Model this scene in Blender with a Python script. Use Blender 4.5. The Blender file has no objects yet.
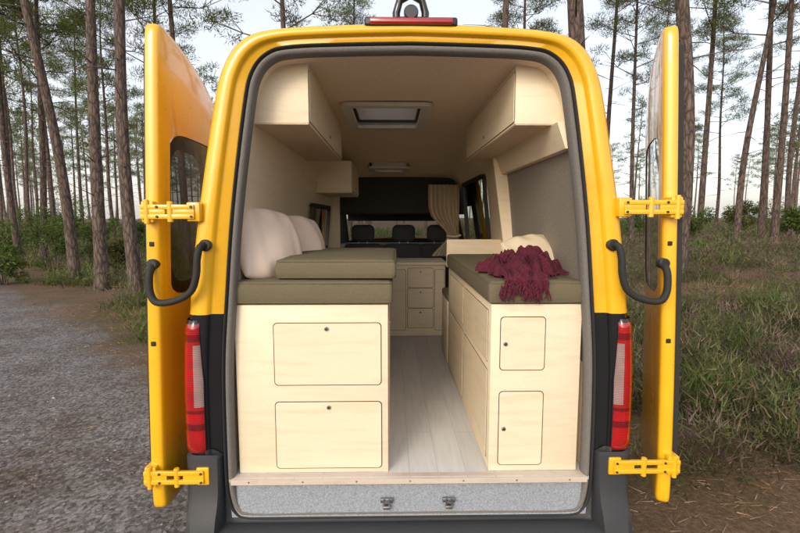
import bpy, bmesh, math, random
import numpy as np
from mathutils import Vector, Matrix, noise
random.seed(7); rng=np.random.default_rng(7)
scene=bpy.context.scene
COL=scene.collection
R=math.radians

# ------------------------------------------------------------------ materials
def new_mat(name):
    m=bpy.data.materials.new(name); m.use_nodes=True
    nt=m.node_tree; b=nt.nodes.get('Principled BSDF'); return m,nt,b
def N(nt,t,**k):
    n=nt.nodes.new(t)
    for a,v in k.items(): setattr(n,a,v)
    return n
def ramp(nt,stops):
    r=nt.nodes.new('ShaderNodeValToRGB'); e=r.color_ramp.elements
    while len(e)<len(stops): e.new(0.5)
    for i,(p,c) in enumerate(stops):
        e[i].position=p; e[i].color=(c[0],c[1],c[2],1)
    return r
def bump(nt,b,src,strength,dist):
    bn=N(nt,'ShaderNodeBump'); bn.inputs['Strength'].default_value=strength; bn.inputs['Distance'].default_value=dist
    nt.links.new(src,bn.inputs['Height']); nt.links.new(bn.outputs[0],b.inputs['Normal']); return bn
def coords(nt,scale=(1,1,1),rot=(0,0,0)):
    tc=N(nt,'ShaderNodeTexCoord'); mp=N(nt,'ShaderNodeMapping')
    mp.inputs['Scale'].default_value=scale; mp.inputs['Rotation'].default_value=rot
    nt.links.new(tc.outputs['Object'],mp.inputs['Vector']); return mp.outputs[0]
def simple(name,c1,c2=None,rough=.5,scale=20,metal=0,coat=0,bmp=0,bd=.002,sc=(1,1,1),detail=4,spec=.5):
    m,nt,b=new_mat(name)
    if c2 is None: c2=tuple(x*.85 for x in c1)
    v=coords(nt,sc); n=N(nt,'ShaderNodeTexNoise'); n.inputs['Scale'].default_value=scale; n.inputs['Detail'].default_value=detail
    nt.links.new(v,n.inputs['Vector']); r=ramp(nt,[(.3,c2),(.7,c1)])
    nt.links.new(n.outputs['Fac'],r.inputs[0]); nt.links.new(r.outputs[0],b.inputs['Base Color'])
    b.inputs['Roughness'].default_value=rough; b.inputs['Metallic'].default_value=metal
    b.inputs['Coat Weight'].default_value=coat; b.inputs['Coat Roughness'].default_value=.08
    b.inputs['Specular IOR Level'].default_value=spec
    if bmp: bump(nt,b,n.outputs['Fac'],bmp,bd)
    return m
def wood(name,c1,c2,sc,rough=.5):
    m,nt,b=new_mat(name); v=coords(nt,sc)
    n=N(nt,'ShaderNodeTexNoise'); n.inputs['Scale'].default_value=3; n.inputs['Detail'].default_value=6; n.inputs['Distortion'].default_value=.6
    nt.links.new(v,n.inputs['Vector']); r=ramp(nt,[(.3,c2),(.52,c1),(.75,tuple(x*.95 for x in c1))])
    nt.links.new(n.outputs['Fac'],r.inputs[0])
    n2=N(nt,'ShaderNodeTexNoise'); n2.inputs['Scale'].default_value=60; nt.links.new(v,n2.inputs['Vector'])
    mx=N(nt,'ShaderNodeMixRGB',blend_type='MULTIPLY'); mx.inputs[0].default_value=.14
    nt.links.new(r.outputs[0],mx.inputs[1]); nt.links.new(n2.outputs['Fac'],mx.inputs[2])
    nt.links.new(mx.outputs[0],b.inputs['Base Color']); b.inputs['Roughness'].default_value=rough
    bump(nt,b,n2.outputs['Fac'],.12,.001); return m
PLY=wood('poplar_ply',(.79,.665,.485),(.72,.59,.41),(1.2,1.2,9))
PLYU=wood('upper_ply',(.88,.75,.55),(.81,.67,.47),(1.2,1.2,9))
PLYV=wood('wall_ply',(.90,.75,.55),(.83,.68,.48),(3,1,7))
CEIL=simple('ceiling_felt',(.84,.66,.48),(.76,.59,.43),.9,60,bmp=.2)
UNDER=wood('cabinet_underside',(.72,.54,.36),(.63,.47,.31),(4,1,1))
GAP=simple('dark_gap',(.05,.035,.02),rough=.8)
CARPET=simple('wall_carpet',(.31,.27,.225),(.17,.15,.125),.95,220,bmp=.5,bd=.003)
TRIM=simple('trim_rubber',(.19,.175,.16),(.11,.10,.095),.9,260,bmp=.5,bd=.003)
def paint():
    m,nt,b=new_mat('yellow_paint'); v=coords(nt); n=N(nt,'ShaderNodeTexNoise'); n.inputs['Scale'].default_value=5; n.inputs['Detail'].default_value=8; n.inputs['Roughness'].default_value=.7
    nt.links.new(v,n.inputs['Vector']); r=ramp(nt,[(.35,(.76,.395,.010)),(.6,(.82,.435,.008))]); nt.links.new(n.outputs['Fac'],r.inputs[0]); nt.links.new(r.outputs[0],b.inputs['Base Color'])
    r2=ramp(nt,[(.3,(.22,)*3),(.7,(.42,)*3)]); nt.links.new(n.outputs['Fac'],r2.inputs[0]); nt.links.new(r2.outputs[0],b.inputs['Roughness'])
    b.inputs['Coat Weight'].default_value=.8; b.inputs['Coat Roughness'].default_value=.06
    n3=N(nt,'ShaderNodeTexNoise'); n3.inputs['Scale'].default_value=9; nt.links.new(v,n3.inputs['Vector']); bump(nt,b,n3.outputs['Fac'],.05,.01); return m
YEL=paint()
BLK=simple('black_plastic',(.02,.02,.022),(.014,.014,.015),.45,200,bmp=.15)
GREYP=simple('bumper_plastic',(.04,.042,.047),(.026,.027,.03),.6,300,bmp=.3)
GLOSS=simple('gloss_black',(.012,.012,.014),rough=.12,coat=.5)
RUB=simple('rubber',(.018,.018,.018),rough=.75)
STEEL=simple('steel',(.45,.45,.45),(.3,.3,.3),.4,30,metal=1)
SILL=simple('sill_felt',(.31,.335,.375),(.17,.185,.215),.8,140,bmp=.5,bd=.002)
OLIVE=simple('olive_fabric',(.17,.142,.083),(.10,.084,.048),.95,420,bmp=.7,bd=.003,detail=6)
CREAM=simple('cream_linen',(.74,.60,.51),(.71,.57,.48),.95,300,bmp=.25,bd=.001)
SAND=simple('sand_linen',(.62,.53,.38),(.56,.47,.33),.95,300,bmp=.3,bd=.001)
BURG=simple('burgundy_knit',(.13,.009,.028),(.04,.003,.010),.95,110,bmp=1,bd=.008)
CURT=simple('curtain_fabric',(.70,.57,.40),(.60,.48,.33),.95,200,bmp=.3)
CAB=simple('cab_dark',(.05,.047,.036),(.035,.033,.026),.85,60,bmp=.2)
SEAT=simple('seat_fabric',(.075,.077,.082),(.045,.045,.05),.9,200,bmp=.4)
WHITEP=simple('hatch_plastic',(.70,.63,.53),(.64,.57,.48),.45,40)
def floor_mat():
    m,nt,b=new_mat('vinyl_plank'); v=coords(nt,(1,1,1),(0,0,R(90)))
    br=N(nt,'ShaderNodeTexBrick'); br.inputs['Scale'].default_value=1; br.inputs['Brick Width'].default_value=.9; br.inputs['Row Height'].default_value=.13
    br.inputs['Mortar Size'].default_value=.0010; br.inputs['Color1'].default_value=(.57,.57,.56,1); br.inputs['Color2'].default_value=(.51,.51,.50,1); br.inputs['Mortar'].default_value=(.32,.31,.29,1)
    nt.links.new(v,br.inputs['Vector']); v2=coords(nt,(22,1.6,1))
    n=N(nt,'ShaderNodeTexNoise'); n.inputs['Scale'].default_value=2.5; n.inputs['Detail'].default_value=6; nt.links.new(v2,n.inputs['Vector'])
    r=ramp(nt,[(.3,(.88,.875,.86)),(.65,(1,1,1))]); nt.links.new(n.outputs['Fac'],r.inputs[0])
    mx=N(nt,'ShaderNodeMixRGB',blend_type='MULTIPLY'); mx.inputs[0].default_value=1
    nt.links.new(br.outputs['Color'],mx.inputs[1]); nt.links.new(r.outputs[0],mx.inputs[2]); nt.links.new(mx.outputs[0],b.inputs['Base Color']); b.inputs['Roughness'].default_value=.42
    return m
FLOOR=floor_mat()
def glass_mat(name,tint):
    m,nt,b=new_mat(name); nt.nodes.remove(b); o=nt.nodes['Material Output']
    t=N(nt,'ShaderNodeBsdfTransparent'); t.inputs[0].default_value=(*tint,1)
    g=N(nt,'ShaderNodeBsdfGlossy'); g.inputs['Roughness'].default_value=.03; fr=N(nt,'ShaderNodeFresnel'); fr.inputs[0].default_value=1.45
    mx=N(nt,'ShaderNodeMixShader'); nt.links.new(fr.outputs[0],mx.inputs[0]); nt.links.new(t.outputs[0],mx.inputs[1]); nt.links.new(g.outputs[0],mx.inputs[2]); nt.links.new(mx.outputs[0],o.inputs[0]); return m
GLASS=glass_mat('clear_glass',(.62,.66,.62)); TINT=glass_mat('tinted_glass',(.42,.45,.46)); DOME=glass_mat('hatch_acrylic',(.85,.88,.92)); DGL=glass_mat('privacy_glass',(.20,.21,.21))
def tail_mat(name,c,rough=.1,k=.82):
    m,nt,b=new_mat(name); v=coords(nt); w=N(nt,'ShaderNodeTexWave'); w.bands_direction='Z'; w.inputs['Scale'].default_value=40; nt.links.new(v,w.inputs['Vector'])
    n=N(nt,'ShaderNodeTexNoise'); n.inputs['Scale'].default_value=14; nt.links.new(v,n.inputs['Vector'])
    a=N(nt,'ShaderNodeMath',operation='MULTIPLY'); nt.links.new(w.outputs['Fac'],a.inputs[0]); nt.links.new(n.outputs['Fac'],a.inputs[1])
    r=ramp(nt,[(.1,tuple(x*k*.6 for x in c)),(.6,c)]); nt.links.new(a.outputs[0],r.inputs[0]); nt.links.new(r.outputs[0],b.inputs['Base Color'])
    b.inputs['Roughness'].default_value=rough; b.inputs['Coat Weight'].default_value=1; b.inputs['Coat Roughness'].default_value=.02; return m
RED=tail_mat('red_lens',(.50,.008,.010)); CLEAR=tail_mat('clear_lens',(.42,.27,.25)); DRED=tail_mat('dark_red_lens',(.20,.004,.006))
def veg_mat(name,tr=.35):
    m,nt,b=new_mat(name); nt.nodes.remove(b); o=nt.nodes['Material Output']
    a=N(nt,'ShaderNodeAttribute',attribute_name='Col'); d=N(nt,'ShaderNodeBsdfDiffuse'); t=N(nt,'ShaderNodeBsdfTranslucent'); mx=N(nt,'ShaderNodeMixShader'); mx.inputs[0].default_value=tr
    nt.links.new(a.outputs[0],d.inputs[0]); nt.links.new(a.outputs[0],t.inputs[0]); nt.links.new(d.outputs[0],mx.inputs[1]); nt.links.new(t.outputs[0],mx.inputs[2]); nt.links.new(mx.outputs[0],o.inputs[0]); return m
VEG=veg_mat('vegetation',.4)
def bark_mat(name='pine_bark',k=1.0):
    m,nt,b=new_mat(name); v=coords(nt,(9,9,2.2)); vo=N(nt,'ShaderNodeTexVoronoi',feature='DISTANCE_TO_EDGE'); vo.inputs['Scale'].default_value=1.6
    n=N(nt,'ShaderNodeTexNoise'); n.inputs['Scale'].default_value=2; n.inputs['Detail'].default_value=8
    mxv=N(nt,'ShaderNodeMixRGB',blend_type='ADD'); mxv.inputs[0].default_value=.6; nt.links.new(v,n.inputs['Vector']); nt.links.new(v,mxv.inputs[1]); nt.links.new(n.outputs['Color'],mxv.inputs[2]); nt.links.new(mxv.outputs[0],vo.inputs['Vector'])
    c=lambda a:tuple(x*k for x in a)
    r=ramp(nt,[(.0,c((.035,.027,.024))),(.12,c((.115,.087,.074))),(.5,c((.20,.155,.135)))]); nt.links.new(vo.outputs['Distance'],r.inputs[0])
    r2=ramp(nt,[(.3,(.6,.6,.62)),(.7,(1.15,1,.9))]); nt.links.new(n.outputs['Fac'],r2.inputs[0])
    mx=N(nt,'ShaderNodeMixRGB',blend_type='MULTIPLY'); mx.inputs[0].default_value=1; nt.links.new(r.outputs[0],mx.inputs[1]); nt.links.new(r2.outputs[0],mx.inputs[2])
    nt.links.new(mx.outputs[0],b.inputs['Base Color']); b.inputs['Roughness'].default_value=.95; bump(nt,b,vo.outputs['Distance'],.8,.03); return m
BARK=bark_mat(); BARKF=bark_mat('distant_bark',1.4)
LX,LY=-3.7,4.8; NX,NY=-.677,-.735
def sdist(x,y): return (x-LX)*NX+(y-LY)*NY
def ground_mat():
    m,nt,b=new_mat('forest_ground'); L=nt.links; tc=N(nt,'ShaderNodeTexCoord'); P=tc.outputs['Object']
    def noi(s,d=6,rough=.6):
        n=N(nt,'ShaderNodeTexNoise'); n.inputs['Scale'].default_value=s; n.inputs['Detail'].default_value=d; n.inputs['Roughness'].default_value=rough; L.new(P,n.inputs['Vector']); return n.outputs['Fac']
    dot=N(nt,'ShaderNodeVectorMath',operation='DOT_PRODUCT'); dot.inputs[1].default_value=(NX,NY,0); L.new(P,dot.inputs[0])
    ad=N(nt,'ShaderNodeMath',operation='ADD'); ad.inputs[1].default_value=-(LX*NX+LY*NY); L.new(dot.outputs['Value'],ad.inputs[0])
    n1=noi(.9,8,.7); ma=N(nt,'ShaderNodeMath',operation='MULTIPLY_ADD'); ma.inputs[1].default_value=2.6; L.new(n1,ma.inputs[0]); L.new(ad.outputs[0],ma.inputs[2])
    mr=N(nt,'ShaderNodeMapRange'); mr.inputs['From Min'].default_value=1.25; mr.inputs['From Max'].default_value=2.1; L.new(ma.outputs[0],mr.inputs[0])
    vo=N(nt,'ShaderNodeTexVoronoi'); vo.inputs['Scale'].default_value=48; L.new(P,vo.inputs['Vector'])
    hs=N(nt,'ShaderNodeRGBToBW'); L.new(vo.outputs['Color'],hs.inputs[0])
    g=ramp(nt,[(.15,(.085,.08,.08)),(.5,(.16,.155,.158)),(.9,(.29,.28,.28))]); L.new(hs.outputs[0],g.inputs[0])
    gn=ramp(nt,[(.34,(.60,.50,.42)),(.6,(1.05,1.04,1.06))]); L.new(noi(1.3,10,.75),gn.inputs[0])
    gm=N(nt,'ShaderNodeMixRGB',blend_type='MULTIPLY'); gm.inputs[0].default_value=1; L.new(g.outputs[0],gm.inputs[1]); L.new(gn.outputs[0],gm.inputs[2])
    l=ramp(nt,[(.3,(.06,.040,.028)),(.5,(.14,.090,.062)),(.72,(.25,.175,.125))]); L.new(noi(28,10,.75),l.inputs[0])
    l2=ramp(nt,[(.35,(.65,.75,.5)),(.6,(1.05,1,.95))]); L.new(noi(.7,6,.6),l2.inputs[0])
    lm=N(nt,'ShaderNodeMixRGB',blend_type='MULTIPLY'); lm.inputs[0].default_value=1; L.new(l.outputs[0],lm.inputs[1]); L.new(l2.outputs[0],lm.inputs[2])
    mx=N(nt,'ShaderNodeMixRGB'); L.new(mr.outputs[0],mx.inputs[0]); L.new(lm.outputs[0],mx.inputs[1]); L.new(gm.outputs[0],mx.inputs[2]); L.new(mx.outputs[0],b.inputs['Base Color'])
    b.inputs['Roughness'].default_value=.95; b.inputs['Specular IOR Level'].default_value=.2
    s=N(nt,'ShaderNodeMath',operation='ADD'); L.new(hs.outputs[0],s.inputs[0]); L.new(noi(35,8,.7),s.inputs[1]); bump(nt,b,s.outputs[0],.7,.02); return m
GROUND=ground_mat()

# ------------------------------------------------------------------ mesh helpers
def empty(name,parent=None):
    o=bpy.data.objects.new(name,None); COL.objects.link(o); o.parent=parent; return o
def link(name,me,parent=None):
    o=bpy.data.objects.new(name,me); COL.objects.link(o)
    if parent: o.parent=parent
    return o
def mesh_obj(name,verts,faces,mats,parent=None,smooth=35,midx=None):
    me=bpy.data.meshes.new(name); me.from_pydata([tuple(v) for v in verts],[],faces)
    for m in (mats if isinstance(mats,(list,tuple)) else [mats]): me.materials.append(m)
    if midx is not None: me.polygons.foreach_set('material_index',midx)
    finish(me,smooth); return link(name,me,parent)
def finish(me,smooth=35):
    me.update()
    if smooth:
        me.polygons.foreach_set('use_smooth',[True]*len(me.polygons)); me.set_sharp_from_angle(angle=R(smooth))
def bm_obj(name,bm,mats,parent=None,smooth=35):
    me=bpy.data.meshes.new(name); bmesh.ops.recalc_face_normals(bm,faces=bm.faces) ; bm.to_mesh(me); bm.free()
    for m in (mats if isinstance(mats,(list,tuple)) else [mats]): me.materials.append(m)
    finish(me,smooth); return link(name,me,parent)
def box(name,x0,x1,y0,y1,z0,z1,mat,parent=None,bev=.003,seg=2):
    bm=bmesh.new(); bmesh.ops.create_cube(bm,size=1)
    for v in bm.verts: v.co=Vector(((x0+x1)/2+v.co.x*(x1-x0),(y0+y1)/2+v.co.y*(y1-y0),(z0+z1)/2+v.co.z*(z1-z0)))
    if bev: bmesh.ops.bevel(bm,geom=bm.edges[:],offset=bev,segments=seg,affect='EDGES',profile=.5)
    return bm_obj(name,bm,mat,parent)
def rr_pts(w,h,r,n=6):
    out=[]
    for cx,cz,a0 in ((w/2-r,h/2-r,0),(-w/2+r,h/2-r,90),(-w/2+r,-h/2+r,180),(w/2-r,-h/2+r,270)):
        for i in range(n+1):
            a=R(a0+90*i/n); out.append((cx+r*math.cos(a),cz+r*math.sin(a)))
    return out
def rr_slab(name,origin,U,W,w,h,r,depth,mat,parent=None,bev=.0):
    o=Vector(origin);U=Vector(U);W=Vector(W);Nn=U.cross(W); p=rr_pts(w,h,r); n=len(p)
    b=min(.0015,depth*.3)
    vs=[o+U*a+W*c for a,c in p]+[o+U*a+W*c+Nn*(depth-b) for a,c in p]
    q=rr_pts(w-2*b,h-2*b,max(r-b,.001)); vs+=[o+U*a+W*c+Nn*depth for a,c in q]
    fs=[(i,(i+1)%n,n+(i+1)%n,n+i) for i in range(n)]+[(n+i,n+(i+1)%n,2*n+(i+1)%n,2*n+i) for i in range(n)]+[tuple(range(2*n,3*n)),tuple(range(n-1,-1,-1))]
    return mesh_obj(name,vs,fs,mat,parent)
def tube(name,pts,r,mat,parent=None,closed=False,res=8,flat=1.0,obj=True):
    pts=[Vector(p) for p in pts]; n=len(pts); vs=[];fs=[]
    up=Vector((0,0,1))
    for i,p in enumerate(pts):
        a=pts[(i-1)%n] if (closed or i>0) else p; c=pts[(i+1)%n] if (closed or i<n-1) else p
        t=(c-a).normalized(); s=t.cross(Vector((0,1,0)))
        if s.length<.05: s=t.cross(up)
        s.normalize(); u=s.cross(t); rr=r[i] if isinstance(r,(list,tuple)) else r
        for k in range(res):
            an=2*math.pi*k/res; vs.append(p+s*math.cos(an)*rr+u*math.sin(an)*rr*flat)
    m=n if closed else n-1
    for i in range(m):
        for k in range(res):
            j=(i+1)%n; fs.append((i*res+k,i*res+(k+1)%res,j*res+(k+1)%res,j*res+k))
    if not closed: fs+= [tuple(range(res-1,-1,-1)),tuple((n-1)*res+k for k in range(res))]
    if not obj: return vs,fs
    return mesh_obj(name,vs,fs,mat,parent,50)
def cyl(name,c,axis,r,h,mat,parent=None,res=20,bev=.0):
    axis=Vector(axis).normalized(); c=Vector(c); s=axis.orthogonal().normalized(); u=axis.cross(s); vs=[];fs=[]
    b=min(r,h)*.18; prof=[(-h/2,r-b),(-h/2+b,r),(h/2-b,r),(h/2,r-b)]
    for z,rr in prof:
        for k in range(res):
            a=2*math.pi*k/res; vs.append(c+axis*z+s*rr*math.cos(a)+u*rr*math.sin(a))
    for i in range(3):
        for k in range(res): fs.append((i*res+k,i*res+(k+1)%res,(i+1)*res+(k+1)%res,(i+1)*res+k))
    fs+=[tuple(range(res-1,-1,-1)),tuple(3*res+k for k in range(res))]
    return mesh_obj(name,vs,fs,mat,parent,30)
def bisect(bm,co,no):
    bmesh.ops.bisect_plane(bm,geom=bm.verts[:]+bm.edges[:]+bm.faces[:],plane_co=co,plane_no=no,dist=1e-5)
def cut_box(bm,xr,yr,zr,glass=None,remove=True):
    for ax,rg in enumerate((xr,yr,zr)):
        for v in rg:
            if abs(v)>50: continue
            co=[0,0,0];no=[0,0,0];co[ax]=v;no[ax]=1; bisect(bm,co,no)
    sel=[]
    for f in bm.faces:
        c=f.calc_center_median()
        if xr[0]<c.x<xr[1] and yr[0]<c.y<yr[1] and zr[0]<c.z<zr[1]: sel.append(f)
    if glass is not None:
        for f in sel:
            k=len(glass[0]); glass[0].extend([v.co.copy() for v in f.verts]); glass[1].append(tuple(range(k,k+len(f.verts))))
    if remove: bmesh.ops.delete(bm,geom=sel,context='FACES')
    return sel

# ------------------------------------------------------------------ terrain
def sm(t): t=np.clip(t,0,1); return t*t*(3-2*t)
def gz(x,y):
    x=np.asarray(x,float); y=np.asarray(y,float)
    s=sdist(x,y); off=sm(-s/3.0)
    return -.68+off*(.85*sm((x-2.2)/9)*sm((y+1.5)/9)+.06*np.sin(x*.9+1)*np.cos(y*.7)+.03*np.sin(x*2.3+y*1.7))+ .9*sm((np.hypot(x,y)-30)/120)*off
t=np.linspace(-1,1,221); ax=np.sign(t)*np.abs(t)**3.0*420+t*12
gx,gy=np.meshgrid(ax,ax); gz_=gz(gx,gy); n=len(ax)
V=np.stack([gx.ravel(),gy.ravel(),gz_.ravel()],1); idx=np.arange(n*n).reshape(n,n)
F=np.stack([idx[:-1,:-1].ravel(),idx[:-1,1:].ravel(),idx[1:,1:].ravel(),idx[1:,:-1].ravel()],1)
mesh_obj('ground',V.tolist(),F.tolist(),GROUND,None,60)
vs=[];fs=[]; A=90; B=14
for i in range(A+1):
    a=-30+80*i/A
    for j in range(B+1):
        s=.15*noise.noise(Vector((a*.8,0,3)))*1.5+ .1 + (7.5+.4*noise.noise(Vector((a*.5,9,0))))*j/B if j<B else 7.6
        x=LX-.735*a+NX*s; y=LY+.677*a+NY*s
        vs.append((x,y,float(gz(x,y))+.006))
for i in range(A):
    for j in range(B):
        k=i*(B+1)+j; fs.append((k,k+1,k+B+2,k+B+1))
mesh_obj('gravel_road',vs,fs,GROUND,None,60)

def tri_mesh(name,V,C,mat,parent=None):
    V=np.asarray(V,np.float32).reshape(-1,3); nv=len(V); nt_=nv//3
    me=bpy.data.meshes.new(name); me.vertices.add(nv); me.vertices.foreach_set('co',V.ravel())
    me.loops.add(nv); me.loops.foreach_set('vertex_index',np.arange(nv,dtype=np.int32))
    me.polygons.add(nt_); me.polygons.foreach_set('loop_start',np.arange(0,nv,3,dtype=np.int32))
    try: me.polygons.foreach_set('loop_total',np.full(nt_,3,dtype=np.int32))
    except Exception: pass
    me.update(calc_edges=True)
    if C is not None:
        at=me.color_attributes.new('Col','FLOAT_COLOR','POINT'); c=np.ones((nv,4),np.float32); c[:,:3]=np.asarray(C,np.float32).reshape(-1,3); at.data.foreach_set('color',c.ravel())
    me.materials.append(mat); return me
def blades(base,dirs,width):
    n=len(base); r=rng.normal(size=(n,3)); s=np.cross(dirs,r); s/= (np.linalg.norm(s,axis=1,keepdims=True)+1e-9); s*=width[:,None]/2
    return np.stack([base-s,base+s,base+dirs],1)
def pine_data(seed,H=17,r0=.17,crown0=.45,nb=26,per=190,ln=.17,wd=.024,sub=3):
    rs=np.random.default_rng(seed); rp=random.Random(seed)
    bend=[(rp.uniform(-.4,.4),rp.uniform(-.4,.4)) for _ in range(3)]
    def axis(z):
        q=z/H; return Vector((bend[0][0]*math.sin(q*3)+bend[1][0]*q*q*1.5+bend[2][0]*.3*math.sin(q*9), bend[0][1]*math.sin(q*3.4)+bend[1][1]*q*q*1.5, z))
    vs=[];fs=[];res=12; M=26
    for i in range(M+1):
        z=-.3+(H+.3)*(i/M); q=max(z,0)/H; r=r0*(1-.8*q**1.1)+ (r0*.35*math.exp(-max(z,0)/.35))
        c=axis(max(z,0)); c.z=z
        for k in range(res):
            a=2*math.pi*k/res; rr=r*(1+.09*noise.noise(Vector((math.cos(a)*2,math.sin(a)*2,z*1.3+seed)))); vs.append(c+Vector((math.cos(a)*rr,math.sin(a)*rr,0)))
    for i in range(M):
        for k in range(res): fs.append((i*res+k,i*res+(k+1)%res,(i+1)*res+(k+1)%res,(i+1)*res+k))
    def limb(p0,p1,p2,ra,rb):
        v,f=tube('',[p0,p1,p2],[ra,(ra+rb)/2,rb],None,res=5,obj=False); k=len(vs); vs.extend(v); fs.extend([tuple(i+k for i in q) for q in f])
    cl=[]
    for i in range(14):
        z=rp.uniform(.14,crown0)*H; a=rp.uniform(0,6.28); L=rp.uniform(.25,1.3); p=axis(z); d=Vector((math.cos(a),math.sin(a),rp.uniform(-.2,.4)))
        limb(p,p+d*L*.5,p+d*L+Vector((0,0,rp.uniform(-.1,.1))),.016,.004)
    for i in range(nb):
        q=crown0+(1-crown0)*((i+.5)/nb)**.9; z=q*H; a=i*2.4+rp.uniform(-.5,.5); L=(1-((q-crown0)/(1-crown0))**1.6*.75)*rp.uniform(1.0,2.5)
        p=axis(z); d=Vector((math.cos(a),math.sin(a),0)); p1=p+d*L*.55+Vector((0,0,.15*L)); p2=p+d*L+Vector((0,0,rp.uniform(.3,.6)*L))
        limb(p,p1,p2,.034*(1.2-q),.008)
        cl.append((p2,rp.uniform(.4,.7)))
        for s in range(sub):
            e=p1+(p2-p1)*rp.uniform(0,.9)+Vector((rp.uniform(-.8,.8),rp.uniform(-.8,.8),rp.uniform(-.1,.45))); limb(p1,(p1+e)/2,e,.014,.005); cl.append((e,rp.uniform(.28,.5)))
    cl.append((axis(H),.6))
    Vt=[];Ct=[]
    for c,r in cl:
        m=int(per*(r/.5)**1.6); u=rs.normal(size=(m,3)); u/=np.linalg.norm(u,axis=1,keepdims=True); rad=rs.random(m)**.6
        b=np.array(c)+u*rad[:,None]*np.array([r,r,r*.5]); d=u*.6+rs.normal(size=(m,3))*.5+np.array([0,0,.35]); d/=np.linalg.norm(d,axis=1,keepdims=True); d*= (ln*rs.uniform(.6,1.2,m))[:,None]
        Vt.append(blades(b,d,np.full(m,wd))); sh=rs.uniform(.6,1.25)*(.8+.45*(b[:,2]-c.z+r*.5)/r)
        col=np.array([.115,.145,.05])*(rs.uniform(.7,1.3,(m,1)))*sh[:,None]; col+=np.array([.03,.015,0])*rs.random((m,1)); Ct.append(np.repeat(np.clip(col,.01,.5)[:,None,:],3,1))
    return vs,fs,np.concatenate(Vt),np.concatenate(Ct)
variants=[]
for s,(H,r0,c0) in enumerate([(16,.13,.48),(18,.145,.52),(14,.11,.46),(19,.14,.55)]):
    vs,fs,Vt,Ct=pine_data(11+s,H,r0,c0)
    me=bpy.data.meshes.new('pine_trunk'); me.from_pydata([tuple(v) for v in vs],[],fs); me.materials.append(BARK); finish(me,60)
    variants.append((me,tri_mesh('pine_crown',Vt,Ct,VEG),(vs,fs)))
def pine(x,y,var,rscale=1,rot=0,lean=(0,0),hs=1):
    me,cr,_=variants[var]; o=link('pine_tree',me); o.location=(x,y,float(gz(x,y))-.05); o.rotation_euler=(lean[1],lean[0],rot); o.scale=(rscale,rscale,hs)
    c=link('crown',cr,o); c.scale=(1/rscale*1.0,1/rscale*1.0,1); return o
def ux(u,d): return -.08+(u-392)/470*d
near=[(137,10.5,1,.95,(-.01,0)),(103,12,0,1.2,(.05,0)),(77,13.5,1,1.0,(.08,0)),(46,17,2,1.1,(-.02,0)),(24,18,3,.85,(.0,0)),(3,16,2,.9,(-.03,0)),(60,23,0,1,(.01,0)),(160,18,2,1,(.01,0)),(120,27,2,1,(0,0)),
 (190,16,0,.9,(.02,0)),(14,28,3,1,(0,0)),(36,32,1,.9,(.02,0)),(88,35,0,1,(0,0)),
 (288,14,2,1,(0,0)),(350,24,2,1,(0,0)),(500,13,0,.9,(.0,0)),(524,20,2,1,(0,0)),(573,10.5,1,1.4,(.05,0)),
 (607,23,3,.9,(.01,0)),(634,20,2,.9,(.02,0)),(681,11,1,1.25,(.03,0)),(702,18,0,.9,(0,0)),(741,16,2,1.0,(.09,0)),(765,19,3,.9,(.02,0)),(779,15.5,0,.85,(.0,0)),(655,34,0,1,(0,0)),(793,26,1,1,(-.02,0)),(718,32,2,1,(0,0)),
 (-60,14,0,1,(0,0)),(860,14,1,1,(0,0))]
for i,(u,d,v,rs_,ln) in enumerate(near): pine(ux(u,d),d-2,v,rs_,i*1.7,ln)
Vt=[];Ct=[];tv=[];tf=[];data=[]
for s in range(3):
    vs,fs,a,b=pine_data(50+s,14+s,.14,.42,nb=22,per=34,ln=.42,wd=.06,sub=2); data.append((np.array([tuple(v) for v in vs]),fs,a,b))
rp=random.Random(5)
for i in range(175):
    x=rp.uniform(-80,80); y=rp.uniform(28,105)
    if abs(x)/(y+2)>1.15: continue
    if .35<x/(y+2)<.95 and rp.random()<.35: continue
    v,f,a,b=data[i%3]; an=rp.uniform(0,6.28); s=rp.uniform(.8,1.15); c,sn=math.cos(an)*s,math.sin(an)*s
    Rm=np.array([[c,-sn,0],[sn,c,0],[0,0,s]]); off=np.array([x,y,float(gz(x,y))])
    k=len(tv); tv.extend((v@Rm.T+off).tolist()); tf.extend([tuple(q+k for q in ff) for ff in f])
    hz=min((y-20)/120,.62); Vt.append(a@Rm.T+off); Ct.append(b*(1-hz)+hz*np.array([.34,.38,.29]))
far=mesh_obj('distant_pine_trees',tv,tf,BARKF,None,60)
link('distant_crowns',tri_mesh('distant_crowns',np.concatenate(Vt),np.concatenate(Ct),VEG),far)
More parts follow.
